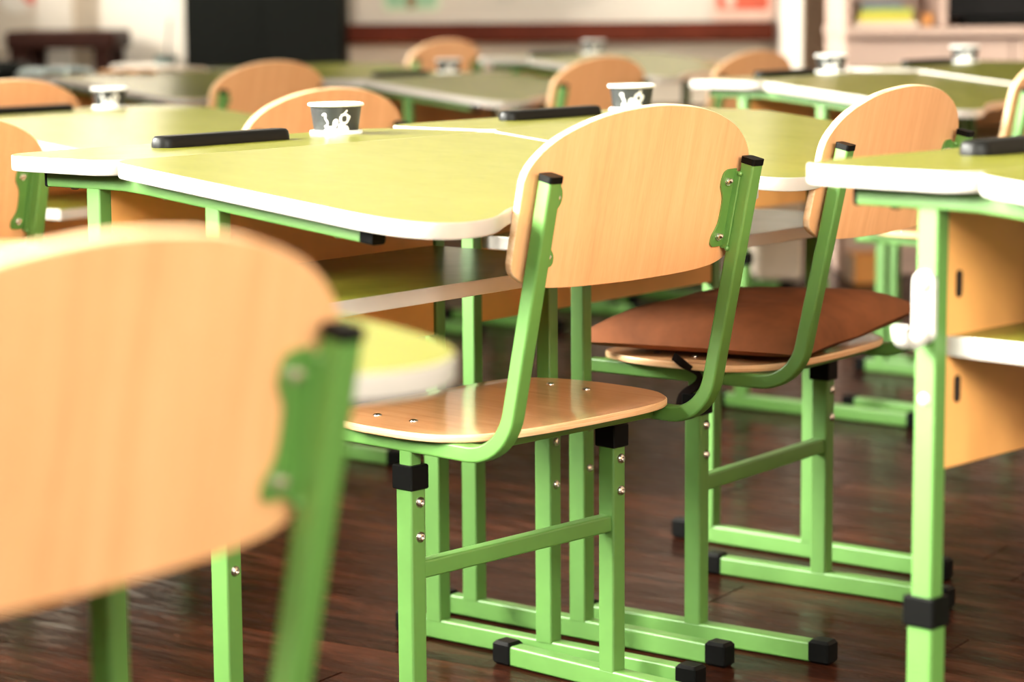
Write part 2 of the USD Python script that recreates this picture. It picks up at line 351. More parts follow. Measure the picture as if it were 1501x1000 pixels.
for i in range(-95, 96):
    s = -11+rng.uniform(0, 1.4)
    while s < 11:
        L = rng.uniform(1.1, 1.9); a, b = s, s+L; s = b
        x0, x1 = i*BW+0.0007, (i+1)*BW-0.0007
        q = [C0+dv*x0+du*(a+0.0007), C0+dv*x1+du*(a+0.0007), C0+dv*x1+du*(b-0.0007), C0+dv*x0+du*(b-0.0007)]
        P = Polygon(q).intersection(hull)
        if P.is_empty or P.area < 1e-4 or P.geom_type != 'Polygon': continue
        dz = rng.uniform(-0.0005, 0.0)
        pts = np.array(P.exterior.coords)[:-1]
        if P.exterior.is_ccw is False: pts = pts[::-1]
        c = pts.mean(0)
        rings = [np.c_[pts, np.full(len(pts), -0.012)], np.c_[pts, np.full(len(pts), dz-0.0012)], np.c_[c+(pts-c)*(1-0.0012/np.maximum(np.linalg.norm(pts-c, axis=1), 0.05))[:, None], np.full(len(pts), dz)]]
        m = loft(rings)
        if view.intersects(P) and nb < 290:
            part('floor_board', m, BOARD[int(rng.integers(3))], floor, False); nb += 1
        else: brd_far.append((int(rng.integers(3)), m))
for k in range(3):
    part('floor_boards', join(*[m for j, m in brd_far if j == k]), BOARD[k], floor, False, kind='stuff')
WOODTRIM = plain('dark_wood_trim', (0.075, 0.022, 0.010), 0.4, 0.4, var=0.15, scale=8)
for nm, bx in (('front', (WALL_F-0.015, WALL_F, WALL_L, WALL_R)), ('right', (WALL_B, WALL_F-0.015, WALL_R-0.015, WALL_R)), ('left', (WALL_B, WALL_F-0.015, WALL_L, WALL_L+0.015)), ('back', (WALL_B, WALL_B+0.015, WALL_L+0.015, WALL_R-0.015))):
    structure('baseboard_'+nm, wall_box(*bx, 0, 0.08), WOODTRIM)

# ------------------------------------------------------------------ chair
_zt = PchipInterpolator([0, 0.05, 0.09, 0.142, 0.165, 0.187, 0.195, 0.198], [0.758, 0.7553, 0.7495, 0.734, 0.7225, 0.704, 0.692, 0.681])
_zb = PchipInterpolator([0, 0.05, 0.10, 0.15, 0.17, 0.187, 0.195, 0.198], [0.5565, 0.557, 0.558, 0.5615, 0.566, 0.5745, 0.582, 0.592])
_yf = PchipInterpolator([0, 0.07, 0.12, 0.15, 0.175, 0.195, 0.205, 0.209], [0.200, 0.199, 0.193, 0.181, 0.160, 0.126, 0.090, 0.060])
_yr = PchipInterpolator([0, 0.06, 0.10, 0.136, 0.165, 0.19, 0.204, 0.209], [-0.124, -0.1215, -0.116, -0.105, -0.088, -0.061, -0.032, 0.005])
def y_back(x, z): return -0.148-0.216*(z-0.46)+0.010-0.013*(1-(x/0.2)**2)
def sled_path():
    """(y,z) centre line of the seat tube, from the front end round to the top of the upright"""
    z0, r = 0.3705, 0.065; n = np.array([-0.2111, 0.9775])
    corner = np.array([-0.1585-0.216*(z0-0.46), z0]); th = math.acos(0.2111); t = r*math.tan(th/2)
    p0, p1 = corner+np.array([t, 0]), corner+n*t; c = p0+np.array([0, r])
    arc = [c+r*np.array([-math.sin(a), -math.cos(a)]) for a in np.linspace(0, th, 12)]
    top = corner+n*((0.683-z0)/n[1])
    return np.array([(0.185, z0), *arc, top])
def build_chair(label, loc, rot, dz=0.0, group=None):
    c = thing('school_chair', label, 'chair', loc, rot, group)
    Z = (0, 0, dz)
    sx = 0.209*np.sin(np.linspace(-math.pi/2, math.pi/2, 41))
    sm, se = grid_plate(sx, lambda x: float(_yr(abs(x))), lambda x: float(_yf(abs(x))), lambda x, y: (x, y, 0.381+0.004*max(0, (-y-0.06)/0.06)**2-0.006*max(0, (y-0.15)/0.05)**2), (0, 0, 1), 0.009, 14, cen=(0, 0.04))
    seat = part('seat', moved(sm, Z), BEECH_SEAT, c, 40)
    part('plywood_edge', moved(se, Z), PLYEDGE_SEAT, seat, 40)
    for x in (-0.152, 0.152):
        for y in (0.094, 0.033):
            part('rivet', moved(lathe([(0, 0.390), (0.0055, 0.390), (0.005, 0.3915), (0.003, 0.3925), (0, 0.3928)], 14), (x, y, dz-0.0002)), STEEL, seat)
    bx = 0.198*np.sin(np.linspace(-math.pi/2, math.pi/2, 41))
    bm, be = grid_plate(bx, lambda x: float(_zb(abs(x))), lambda x: float(_zt(abs(x))), lambda x, z: (x, y_back(x, z), z), (0, 1, 0.2), 0.0095, 12, cen=(0, 0.657))
    back = part('backrest', moved(bm, Z), BEECH, c, 40)
    part('plywood_edge', moved(be, Z), PLYEDGE, back, 40)
    yz = sled_path()
    for s in (-1, 1):
        xc = s*0.177
        tube = part('frame_tube', moved(sweep([(xc, y, z) for y, z in yz], rrect(0.020, 0.0195, 0.0035, 3), (1, 0, 0)), Z), GREEN, c)
        e, n = yz[-1], np.array([-0.2111, 0.9775])
        cap = sweep([(xc, *(e+n*k)) for k in (-0.0005, 0.0055, 0.007)], rrect(0.0215, 0.021, 0.004, 3), (1, 0, 0))
        part('end_cap', moved(cap, Z), BLACK, tube)
        # bracket: eared plate on the back of the plywood plus a flange along the upright's inner face
        out = [(0.168, 0.677), (0.152, 0.677), (0.144, 0.674), (0.1405, 0.666), (0.141, 0.656), (0.146, 0.648), (0.1495, 0.640), (0.150, 0.626), (0.149, 0.613), (0.145, 0.605), (0.140, 0.598), (0.139, 0.590), (0.141, 0.586), (0.146, 0.584), (0.168, 0.584)]
        pl = spline(out[1:-1], 3); pl = np.vstack([out[0], pl, out[-1]])
        pb = trimesh.creation.extrude_polygon(Polygon(pl), 0.0025, engine='earcut').subdivide()
        v = pb.vertices.copy(); x, z, d = v[:, 0], v[:, 1], v[:, 2]
        pb.vertices = np.c_[s*x, np.array([y_back(a, b) for a, b in zip(x, z)])-0.0002-d, z]
        if pb.volume < 0: pb.invert()
        fl = sweep([(s*0.1658, y_back(0.168, z)-0.005, z) for z in (0.581, 0.674)], rrect(0.0024, 0.013, 0.0009, 1), (1, 0, 0))
        welds = [moved(trimesh.creation.icosphere(2, 0.0032), (s*0.1655, y_back(0.168, z)-0.0105, z)) for z in (0.581, 0.671)]
        br = part('bracket', moved(join(pb, fl, *welds), Z), GREEN, c)
        for z in (0.662, 0.596):
            ac = acorn(); ac = turned(ac, math.pi/2, (1, 0, 0)); ac = turned(ac, -0.212, (1, 0, 0))
            part('bolt', moved(ac, (s*0.152, y_back(0.152, z)-0.0026, z+dz)), STEEL, br)
        xl = s*0.178
        leg = part('leg', bar((xl, 0.013, 0.026), (xl, 0.013, 0.318+dz), 0.024, 0.026, 0.0035, (1, 0, 0), 3), GREEN, c)
        part('leg_insert', bar((xl, 0.013, 0.30+dz), (xl, 0.013, 0.362+dz), 0.0185, 0.020, 0.003, (1, 0, 0), 3), GREEN, leg)
        part('collar', rbox(xl-0.0145, xl+0.0145, 0.013-0.0165, 0.013+0.0165, 0.317+dz, 0.346+dz, 0.0015), BLACK, leg)
        for z in (0.302, 0.261):
            part('screw', turned(screw_head(0.0068, 0.0046), math.pi/2, (1, 0, 0), (xl+0.002, 0.0002, z+dz)), STEEL, leg)
        run = part('runner', bar((xl, -0.185, 0.0145), (xl, 0.195, 0.0145), 0.024, 0.027, 0.0035, (1, 0, 0), 3), GREEN, c)
        for a, b in ((-0.2, -0.168), (0.18, 0.212)):
            part('end_cap', rbox(xl-0.0145, xl+0.0145, a, b, 0.0, 0.032, 0.004, 2), BLACK, run)
    part('crossbar', bar((-0.167, 0.013, 0.2195), (0.167, 0.013, 0.2195), 0.0185, 0.0215, 0.003, (0, 1, 0), 3), GREEN, c)
    for y in (0.165, -0.055):
        part('seat_rail', moved(bar((-0.168, y, 0.3715), (0.168, y, 0.3715), 0.018, 0.017, 0.003, (0, 1, 0), 2), Z), GREEN, c)
    return c

# ------------------------------------------------------------------ desk
YN, TILT = -0.1635, 0.1098
def z_tilt(y): return -max(0.0, YN-y)*TILT
LAY = [(0.0015, 0.6822), (0.0, 0.6837), (0.0, 0.6985), (0.0012, 0.7)]
def build_desk(label, loc, rot, dz=0.0, group=None, hook=False, tray=True):
    d = thing('school_desk', label, 'desk', loc, rot, group)
    Z = (0, 0, dz)
    rear = round_poly([(-0.344, YN+0.0003), (0.344, YN+0.0003), (0.344, 0.036), (-0.344, 0.036)], [0.034, 0.034, 0.055, 0.055], 8)
    cap, rim = slab(rear, LAY, sharp=lambda p: abs(p[1]-YN) < 0.0008)
    rt_ = part('rear_top', moved(cap, Z), LIME, d, False); part('edge_band', moved(rim, Z), WHITE, rt_, 50)
    half = spline([(-0.344, -0.50), (-0.3435, -0.53), (-0.339, -0.562), (-0.328, -0.590), (-0.311, -0.609), (-0.285, -0.620), (-0.257, -0.6225), (-0.222, -0.617), (-0.192, -0.604), (-0.160, -0.588), (-0.123, -0.575), (-0.065, -0.564), (0.0, -0.561)], 4)
    joint = round_poly([(-0.344, -0.4), (0.344, -0.4), (0.344, YN-0.0003), (-0.344, YN-0.0003)], [0, 0, 0.024, 0.024], 6)
    joint = joint[joint[:, 1] > -0.39]          # right corner .. left corner at the hinge
    right = half[::-1].copy(); right[:, 0] *= -1
    ring = np.vstack([half[:-1], right, joint])
    # densify the long straight sides
    cap, rim = slab(ring, LAY, lambda x, y: z_tilt(y), lambda p: abs(p[1]-YN) < 0.0008)
    ft = part('tilting_top', moved(cap, Z), LIME, d, False); part('edge_band', moved(rim, Z), WHITE, ft, 50)
    for s in (-1, 1):
        x = s*0.302
        pts = [(x, -0.023, 0.6725), (x, -0.125, 0.6725)]
        pts += [(x, y, 0.6725+z_tilt(y)-0.0004) for y in (-0.15, -0.185, -0.3, -0.510)]
        pts[2] = (x, -0.15, 0.6723)
        rail = part('rail', moved(sweep(pts, rrect(0.020, 0.0185, 0.0025, 2), (1, 0, 0)), Z), GREEN, d)
        yb = -0.510; zc = 0.6725+z_tilt(yb)
        part('end_cap', moved(sweep([(x, yb+0.001, zc+0.0001), (x, yb-0.0165, zc-0.0018)], rrect(0.0215, 0.0198, 0.003, 2), (1, 0, 0)), Z), BLACK, rail)
        part('end_cap', moved(bar((x, -0.0235, 0.6725), (x, -0.020, 0.6725), 0.0212, 0.0196, 0.003, (1, 0, 0)), Z), BLACK, rail)
        for y in (-0.06, -0.21, -0.47):
            part('screw', turned(screw_head(0.0055, 0.003), math.pi, (1, 0, 0), (x, y, 0.6634+z_tilt(y)+dz)), STEEL, rail)
        for yc, ztop in ((-0.100, 0.664), (-0.291, 0.664+z_tilt(-0.291)+0.002)):
            post = part('post', bar((x, yc, 0.027), (x, yc, 0.312), 0.0235, 0.027, 0.003, (1, 0, 0), 3), GREEN, d)
            part('post_insert', bar((x, yc, 0.30), (x, yc, ztop+dz), 0.0195, 0.0225, 0.0028, (1, 0, 0), 3), GREEN, post)
            part('collar', rbox(x-0.015, x+0.015, yc-0.0168, yc+0.0168, 0.309, 0.337, 0.0015), BLACK, post)
            if yc < -0.2:
                for z in (0.298, 0.241):
                    part('screw', turned(screw_head(0.0064, 0.0044), math.pi/2, (1, 0, 0), (x, yc-0.0133, z)), STEEL, post)
        run = part('runner', bar((x, -0.505, 0.0155), (x, -0.06, 0.0155), 0.021, 0.028, 0.0035, (1, 0, 0), 3), GREEN, d)
        for a, b in ((-0.535, -0.502), (-0.063, -0.032)):
            part('end_cap', rbox(x-0.0135, x+0.0135, a, b, 0.0, 0.033, 0.004, 2), BLACK, run)
    pan = part('modesty_panel', moved(rbox(-0.291, 0.291, -0.108, -0.092, 0.426, 0.679, 0.001), Z), PANEL, d, False)
    for s in (-1, 1):
        for z in (0.594, 0.498):
            sl = trimesh.creation.extrude_polygon(LineString([(s*0.272, z-0.008), (s*0.272, z+0.008)]).buffer(0.0045, 6), 0.002, engine='earcut')
            part('fitting_slot', moved(turned(sl, math.pi/2, (1, 0, 0), (0, -0.1075, 0)), Z), DARKHOLE, pan, False)
    cap, rim = slab([(-0.289, -0.41), (0.289, -0.41), (0.289, -0.108), (-0.289, -0.108)], [(0.0008, 0.530), (0, 0.531), (0, 0.547), (0.0008, 0.548)])
    sh = part('shelf', moved(cap, Z), LIME, d, False); part('edge_band', moved(rim, Z), WHITE, sh, False)
    if tray:
        o = LineString([(-0.132, -0.036), (0.064, -0.036)])
        rings = [np.array(o.buffer(r, 8).exterior.coords)[:-1] for r in (0.0170, 0.0172, 0.0158, 0.013, 0.009)]
        rings = [np.c_[r, np.full(len(r), z)] for r, z in zip(rings, (0.6998, 0.704, 0.7105, 0.7135, 0.714))]
        part('pencil_ledge', moved(loft(rings), Z), RUBBER, d, 50)
    if hook:
        x0 = -0.302-0.0088
        pill = trimesh.creation.extrude_polygon(LineString([(0, 0.022), (0, -0.022)]).buffer(0.0115, 8), 0.006, engine='earcut')
        pill = turned(turned(pill, math.pi/2, (1, 0, 0)), -math.pi/2, (0, 0, 1), (x0, -0.100, 0.576))
        dome = turned(lathe([(0, 0), (0.009, 0), (0.0085, 0.004), (0.005, 0.007), (0, 0.008)], 20), -math.pi/2, (0, 1, 0), (x0-0.004, -0.100, 0.598))
        J = spline([(x0-0.003, -0.100, 0.566), (x0-0.008, -0.100, 0.552), (x0-0.022, -0.100, 0.544), (x0-0.036, -0.100, 0.549), (x0-0.041, -0.100, 0.562)], 5)
        arm = sweep(J, rrect(0.017, 0.009, 0.004, 3), (0, 1, 0))
        part('coat_hook', moved(join(pill, dome, arm), Z), WHITE, d, 45, label='white plastic bag hook screwed to the leg')
        part('screw', turned(screw_head(0.0062, 0.004), -math.pi/2, (0, 1, 0), (x0, -0.100, 0.492+dz)), WHITE, d)
    return d

# ------------------------------------------------------------------ cups
NAVY = plain('cup_charcoal_print', (0.026, 0.029, 0.030), 0.38, 0.5)
PAPER = plain('cup_white_paper', (0.88, 0.87, 0.84), 0.5, 0.3)
def ribbon_on_cup(pts, w, r0, r1, h, z0, lift=0.0004):
    """a chalk stroke drawn on the cup wall; pts are (angle in metres of arc, height)"""
    P = spline(pts, 5) if len(pts) > 2 else np.asarray(pts, float); V, Fc = [], []
    d = np.gradient(P, axis=0); d /= np.linalg.norm(d, axis=1)[:, None]+1e-9; n = np.c_[-d[:, 1], d[:, 0]]*w/2
    for lay in (lift, 0.0):
        for q in (P+n, P-n):
            for a, z in q:
                r = r0+(r1-r0)*(z/h)+lay; th = a/((r0+r1)/2); V.append((r*math.cos(th), r*math.sin(th), z0+z))
    k = len(P)
    for i in range(k-1):
        a, b, c, e = i, i+1, k+i, k+i+1
        Fc += [(a, c, e), (a, e, b), (2*k+a, 2*k+b, a), (b, a, 2*k+b), (c, 2*k+c, 2*k+e), (c, 2*k+e, e)]
    return trimesh.Trimesh(V, Fc, process=False)
def build_cup(label, loc, rot, group=None):
    c = thing('paper_cup', label, 'cup', loc, rot, group)
    r0, r1, h = 0.0295, 0.0342, 0.034      # bottom and top of the printed wall
    part('cup_wall', lathe([(0, 0.003), (r0, 0.003), (r1, 0.003+h), (r1-0.0012, 0.003+h), (r0-0.0012, 0.005), (0, 0.005)], 48), NAVY, c, 40)
    t = np.linspace(0, 2*math.pi, 11); rim = [(r1+0.0008+0.0028*math.cos(a), 0.003+h+0.0016+0.0024*math.sin(a)) for a in t]
    part('rim', lathe([(a, b) for a, b in rim], 48), PAPER, c, 60)
    part('foot_ring', lathe([(0, 0.0), (0.0352, 0.0), (0.0356, 0.0015), (0.0348, 0.004), (0.0312, 0.0048), (0, 0.0048)], 48), PAPER, c, 40)
    S = lambda pts, w=0.0022: ribbon_on_cup([(a*0.8, b*0.92) for a, b in pts], w*1.0, r0, r1, h, 0.003)
    ink = []
    # a doodled cup with a leaf of steam, a curl on the left and a run of hand lettering along the foot
    ink += [S([(0.004, 0.023), (0.0035, 0.017), (0.006, 0.0135), (0.013, 0.0135), (0.016, 0.0165), (0.0155, 0.0235), (0.010, 0.0255), (0.004, 0.0235)], 0.0034),
            S([(0.0155, 0.0225), (0.0195, 0.0225), (0.0175, 0.017)], 0.0022), S([(0.0095, 0.0265), (0.0115, 0.0285), (0.0145, 0.0315)], 0.0022)]
    ink += [S([(-0.0255, 0.026), (-0.0215, 0.025), (-0.022, 0.020), (-0.0185, 0.014), (-0.0205, 0.008)], 0.0026), S([(-0.0275, 0.024), (-0.0235, 0.0265), (-0.0205, 0.0255)], 0.002)]
    ink += [S([(-0.024, 0.007), (-0.0205, 0.0095), (-0.018, 0.006), (-0.021, 0.0025), (-0.0245, 0.004)], 0.003), S([(-0.0175, 0.009), (-0.017, 0.0035), (-0.013, 0.0035), (-0.0125, 0.009)], 0.003),
            S([(-0.0085, 0.003), (-0.0075, 0.0145), (-0.0035, 0.0175), (-0.0025, 0.014), (-0.007, 0.005), (-0.002, 0.0035)], 0.0032),
            S([(0.001, 0.003), (0.0012, 0.010), (0.004, 0.0105), (0.0048, 0.003)], 0.003), S([(0.0062, 0.003), (0.0068, 0.011)], 0.0028),
            S([(0.0075, 0.008), (0.0105, 0.0105), (0.012, 0.003), (0.0085, 0.0035)], 0.003), S([(0.0135, 0.0085), (0.0165, 0.006), (0.018, 0.0025)], 0.003), S([(-0.026, 0.0022), (-0.005, 0.0015), (0.019, 0.0022)], 0.0034)]
    part('chalk_print', join(*ink), PAPER, c, False, label='white chalk-style doodles and lettering')
    return c

# ------------------------------------------------------------------ furniture in place
FACE = lambda x, y: math.atan2(CAM[1]-y, CAM[0]-x)
GDK, GCH, GCP = 'lime topped school desks', 'green framed school chairs', 'charcoal paper cups on the desks'
M0 = build_desk('sharp lime green desk left of centre, white edging, left of the focused chair', (0, 0, 0), 0, group=GDK)
M1P, M1R = (0.724, 0.028, 0), -0.009
dup(M0, M1P, M1R, 'lime green desk directly behind the focused chair back', GDK)
build_desk('lime green desk at the right edge with a white bag hook on its leg', (0.0285, -1.0929, 0), -0.0956, 0.027, GDK, hook=True)
GD = dup(M0, (-1.338, -0.606, 0), 0.03, 'blurred foreground lime desk, its rounded corner poking past the big blurred chair', GDK)
UD = build_desk('lime green desk beyond the sharp desk, at the left under the blurred left cup', (0.98, 1.495, 0), 0, -0.04, GDK)
dup(M0, (2.453, 0.68, 0), 0.0, 'blurred lime desk at upper right with white left edge above the cushioned chair', GDK)
build_desk('farthest right blurred lime desk, in front of the pale cabinet', (3.146, 0.70, 0), 0, 0.006, GDK)
dup(UD, (3.006, 2.266, 0), 0.0, 'blurred lime desk, upper middle, its edge sloping down towards the second cup', GDK)
dup(M0, (3.73, 2.275, 0), 0.0, 'distant blurred lime desk in the middle below the red-brown board ledge', GDK)
V1 = build_desk('blurred lime desk at upper left with papers spread on it', (2.61, 3.033, 0), 0.016, -0.034, GDK, tray=False)
dup(V1, (3.34, 3.05, 0), 0.016, 'blurred lime desk right in front of the black cabinet', GDK)

MC = build_chair('focused beech plywood chair with light green frame, centre of the picture', (0.0622, -0.435, 0), -0.0927, group=GCH)
C2P, C2R = (0.6815, -0.4002, 0), 0.0358
dup(MC, C2P, C2R, 'beech plywood chair carrying a brown cushion, right of the focused chair', GCH)
dup(MC, (-1.338, -1.036, 0), -0.009, 'large out-of-focus plywood chair in the left foreground', GCH)
K1 = build_chair('plywood chair back directly behind the sharp charcoal cup', (1.05, 0.95, 0), -0.05, -0.04, GCH)
dup(K1, (0.01, 0.755, 0), -0.05, 'plywood chair at the left edge, behind the back corner of the sharp desk', GCH)
dup(K1, (1.072, 1.845, 0), -0.05, 'plywood chair back at far left, upper of the two along the left edge', GCH)
dup(K1, (2.353, 2.323, 0), -0.05, 'blurred plywood chair in front of the black cabinet', GCH)
dup(K1, (3.078, 1.802, 0), -0.05, 'blurred plywood chair behind the second charcoal cup', GCH)
dup(K1, (3.80, 1.775, 0), -0.05, 'blurred plywood chair below the red poster', GCH)
dup(K1, (4.822, 3.766, 0), -0.05, 'farthest plywood chair, tiny under the left half of the board ledge', GCH)
dup(MC, (2.435, 0.175, 0), -0.05, 'plywood chair cut off by the right edge above the near right desk', GCH)

cups = [((0, 0, 0), 0, 0.206, -0.012, 0.7, 'sharp charcoal paper cup with white doodles on the in-focus desk'),
        (M1P, M1R, 0.206, -0.012, 0.7, 'charcoal paper cup just left of the focused chair top'),
        ((0.98, 1.495, 0), 0, 0.206, -0.012, 0.66, 'blurred charcoal paper cup on the desk at far left'),
        ((2.453, 0.68, 0), 0, 0.206, -0.012, 0.7, 'blurred paper cup in front of the pillar at upper right'),
        ((3.146, 0.70, 0), 0, 0.206, -0.012, 0.706, 'rightmost blurred paper cup, in front of the pale cabinet'),
        ((3.006, 2.266, 0), 0, 0.206, -0.012, 0.66, 'blurred paper cup left of middle, below the green poster'),
        ((3.73, 2.275, 0), 0, 0.206, -0.012, 0.7, 'most distant paper cup, above a chair back at the middle of the board ledge')]
cup0 = None
for (o, r, lx, ly, lz, lab) in cups:
    x = o[0]+lx*math.cos(r)-ly*math.sin(r); y = o[1]+lx*math.sin(r)+ly*math.cos(r); a = FACE(x, y)
    if cup0 is None: cup0 = build_cup(lab, (x, y, lz), a+0.1, GCP)
    else: dup(cup0, (x, y, lz), a+0.1, lab, GCP)

# cushion on the second chair
SUEDE = plain('brown_suede', (0.20, 0.066, 0.024), 0.85, 0.25, var=0.25, scale=12, bump=0.25, bscale=400)
STRAP = plain('dark_brown_strap', (0.008, 0.004, 0.003), 0.9, 0.1)
cu = thing('seat_cushion', 'brown suede cushion with pointed corners on the seat right of the focused chair', 'cushion', (*C2P[:2], 0.3925), C2R)
n = 29; g = np.linspace(-1, 1, n); V = []
cr = np.array([[-0.168, -0.150], [0.218, -0.128], [-0.222, 0.19], [0.15, 0.205]])
for side in (1, -1):
    for b in g:
        for a in g:
            a2, b2 = a*(1-0.07*(1-b*b)), b*(1-(0.13 if b < 0 else 0.05)*(1-a*a)); s, t = (a2+1)/2, (b2+1)/2
            p = cr[0]*(1-s)*(1-t)+cr[1]*s*(1-t)+cr[2]*(1-s)*t+cr[3]*s*t
            bul = max(0.0, (1-a**4)*(1-b**4))**0.5
            wr = 0.004*(meshkit.fbm(np.array([p[0]*16, p[1]*16, 3.0]), 3, 5)-0.5)*bul
            mid = 0.015+0.022*max(0, s-0.55)*(1-t)*2.2
            V.append((p[0], p[1], mid+(0.050 if side > 0 else -0.0145-(mid-0.015)*0.6)*bul+wr*(side > 0)))
idx = np.arange(n*n).reshape(n, n); q = np.stack([idx[:-1, :-1], idx[:-1, 1:], idx[1:, 1:], idx[1:, :-1]], -1).reshape(-1, 4)
f = np.vstack([q[:, [0, 1, 2]], q[:, [0, 2, 3]]]); m = trimesh.Trimesh(np.array(V), np.vstack([f, f[:, ::-1]+n*n]), process=False); m.merge_vertices()
part('cushion_body', m, SUEDE, cu, 70)
sp = spline([(-0.2115, 0.03, 0.006), (-0.2135, 0.012, -0.004), (-0.199, -0.002, -0.018), (-0.192, 0.004, -0.033), (-0.190, 0.03, -0.052), (-0.188, 0.036, -0.08)], 5)
part('tie_strap', sweep(sp, rrect(0.003, 0.012, 0.0012, 1), (1, 0, 0)), STRAP, cu, 40)

# ------------------------------------------------------------------ far end of the room (F, R, z in room coordinates)
def rb(F0, F1, R0, R1, z0, z1, r=0.004): return to_room(rbox(F0, F1, R0, R1, z0, z1, r))
BOARDW = plain('whiteboard_enamel', (0.66, 0.61, 0.54), 0.4, 0.4)
REDWOOD = plain('red_brown_ledge_wood', (0.095, 0.016, 0.006), 0.6, 0.12, var=0.2, scale=6)
BLACKG = plain('black_green_lacquer', (0.0035, 0.004, 0.003), 0.7, 0.08)
DKWOOD = plain('dark_stained_wood', (0.024, 0.006, 0.003), 0.6, 0.12, var=0.2, scale=6)
SHELFC = plain('pale_rose_laminate', (0.56, 0.40, 0.33), 0.5, 0.35, var=0.03, scale=3)
PINKW = plain('pink_white_paper', (0.80, 0.55, 0.46), 0.6)
REDP = plain('red_poster_print', (0.62, 0.10, 0.05), 0.6, var=0.35, scale=30)
GREENP = plain('green_poster_print', (0.30, 0.55, 0.36), 0.6)
PALEG = plain('pale_green_paper', (0.62, 0.72, 0.55), 0.6)
BROWNP = plain('brown_print', (0.25, 0.16, 0.08), 0.6)
INK = plain('grey_marker_ink', (0.45, 0.46, 0.40), 0.6)
wb = thing('whiteboard', 'wide white board on the far wall above the red-brown ledge', 'whiteboard')
part('board_face', rb(9.665, 9.698, -0.607, 1.03, 0.765, 1.90), BOARDW, wb, False)
inkl = [sweep([to3 for to3 in [room(9.657, r, z) for r, z in pts]], rrect(0.006, 0.004, 0.0015, 1), -fh3) for pts in
        (spline([(-0.27, 0.842), (-0.1, 0.840), (0.05, 0.842), (0.22, 0.846), (0.34, 0.856)], 6), spline([(-0.06, 0.875), (-0.03, 0.862), (0.01, 0.866), (0.03, 0.88)], 6))]
part('marker_line', join(*inkl), INK, wb, 40)
lg = thing('board_ledge', 'long red-brown wooden ledge under the white board', 'ledge')
part('ledge_board', rb(9.60, 9.698, -0.634, 1.035, 0.694, 0.764), REDWOOD, lg, False)
part('chalk_lip', rb(9.585, 9.60, -0.634, 1.035, 0.70, 0.772, 0.003), REDWOOD, lg, False)
def rpanel(F, R0, R1, z0, z1, rad, t):
    m = trimesh.creation.extrude_polygon(Polygon(round_poly([(R0, z0), (R1, z0), (R1, z1), (R0, z1)], [rad]*4, 5)), t, engine='earcut')
    v = m.vertices; m.vertices = np.c_[F-v[:, 2], v[:, 0], v[:, 1]]
    return to_room(m)
po = thing('poster', 'pale green framed poster at the left of the white board', 'poster')
part('sheet', rpanel(9.66, -0.505, -0.268, 0.815, 1.15, 0.03, 0.003), PALEG, po, False)
part('printed_field', rpanel(9.657, -0.485, -0.288, 0.835, 1.13, 0.02, 0.002), GREENP, po, False)
part('printed_stem', rpanel(9.655, -0.405, -0.37, 0.83, 1.05, 0.006, 0.002), BROWNP, po, False)
po = thing('poster', 'red poster with pink border at the right end of the white board', 'poster')
part('sheet', rpanel(9.66, 0.79, 1.04, 0.775, 1.15, 0.035, 0.003), PINKW, po, False)
part('printed_field', rpanel(9.657, 0.812, 1.018, 0.815, 1.13, 0.02, 0.002), REDP, po, False)
part('printed_patch', rpanel(9.655, 0.845, 0.885, 0.825, 0.875, 0.012, 0.002), PINKW, po, False)
bc = thing('tall_cabinet', 'tall black double-door cabinet left of the white board', 'cabinet')
part('carcass', rb(9.32, 9.695, -1.235, -0.637, 0.0, 2.0), BLACKG, bc, False)
for a, b in ((-1.232, -0.938), (-0.935, -0.64)):
    dr = part('door', rb(9.30, 9.319, a, b, 0.05, 1.97, 0.003), BLACKG, bc, False)
    part('handle', rb(9.28, 9.30, (b-0.05 if a < -1 else a+0.03), (b-0.03 if a < -1 else a+0.05), 0.95, 1.1, 0.004), BLACK, dr, False)
PIL = plain('pillar_white_paint', (0.68, 0.61, 0.53), 0.5, 0.35, var=0.02, scale=3)
pl_ = structure('trim_7', wall_box(8.87, 9.70, 1.055, 1.22, 0, CEIL), PIL)
PILLAR_SHADE = plain('taupe_panel', (0.235, 0.155, 0.10), 0.55, 0.3, var=0.05, scale=3)  # shade on the white pillar front, painted in as a taupe colour
part('front_panel', wall_box(8.85, 8.87, 1.06, 1.22, 0.0, CEIL), PILLAR_SHADE, pl_, False)
structure('trim_8', wall_box(9.58, 9.70, -1.60, -1.26, 0, CEIL), PIL)
structure('trim_9', wall_box(9.64, 9.70, -1.86, -1.72, 0, CEIL), PIL)
# pale cabinet with an open book shelf and a black screen
cb = thing('low_cabinet', 'pale rose cabinet with an open top shelf at the upper right', 'cabinet')
part('cabinet_body', rb(7.62, 8.05, 1.035, 2.60, 0.0, 0.745), SHELFC, cb, False)
part('cabinet_top', rb(7.55, 8.06, 1.03, 2.61, 0.745, 0.775, 0.005), SHELFC, cb, False)
for a in (1.035, 1.335, 2.58):
    part('side_panel', rb(7.62, 8.05, a, a+0.025, 0.775, 1.25), SHELFC, cb, False)
part('back_panel', rb(8.03, 8.05, 1.06, 2.58, 0.775, 1.25), SHELFC, cb, False)
part('upper_shelf', rb(7.60, 8.05, 1.03, 2.61, 1.25, 1.275), SHELFC, cb, False)
for a, b in ((1.04, 1.555), (1.56, 2.075), (2.08, 2.595)):
    dr = part('door', rb(7.602, 7.62, a, b, 0.06, 0.735, 0.003), SHELFC, cb, False)
    part('handle', rb(7.585, 7.602, b-0.05, b-0.035, 0.50, 0.60, 0.004), STEEL, dr, False)
sc = thing('black_screen', 'black flat screen standing on the pale cabinet at the top right corner', 'screen')
SCR = plain('screen_black', (0.006, 0.005, 0.005), 0.5, 0.12)
part('screen_panel', rb(7.72, 7.76, 1.36, 2.25, 0.80, 1.24, 0.006), SCR, sc, False)
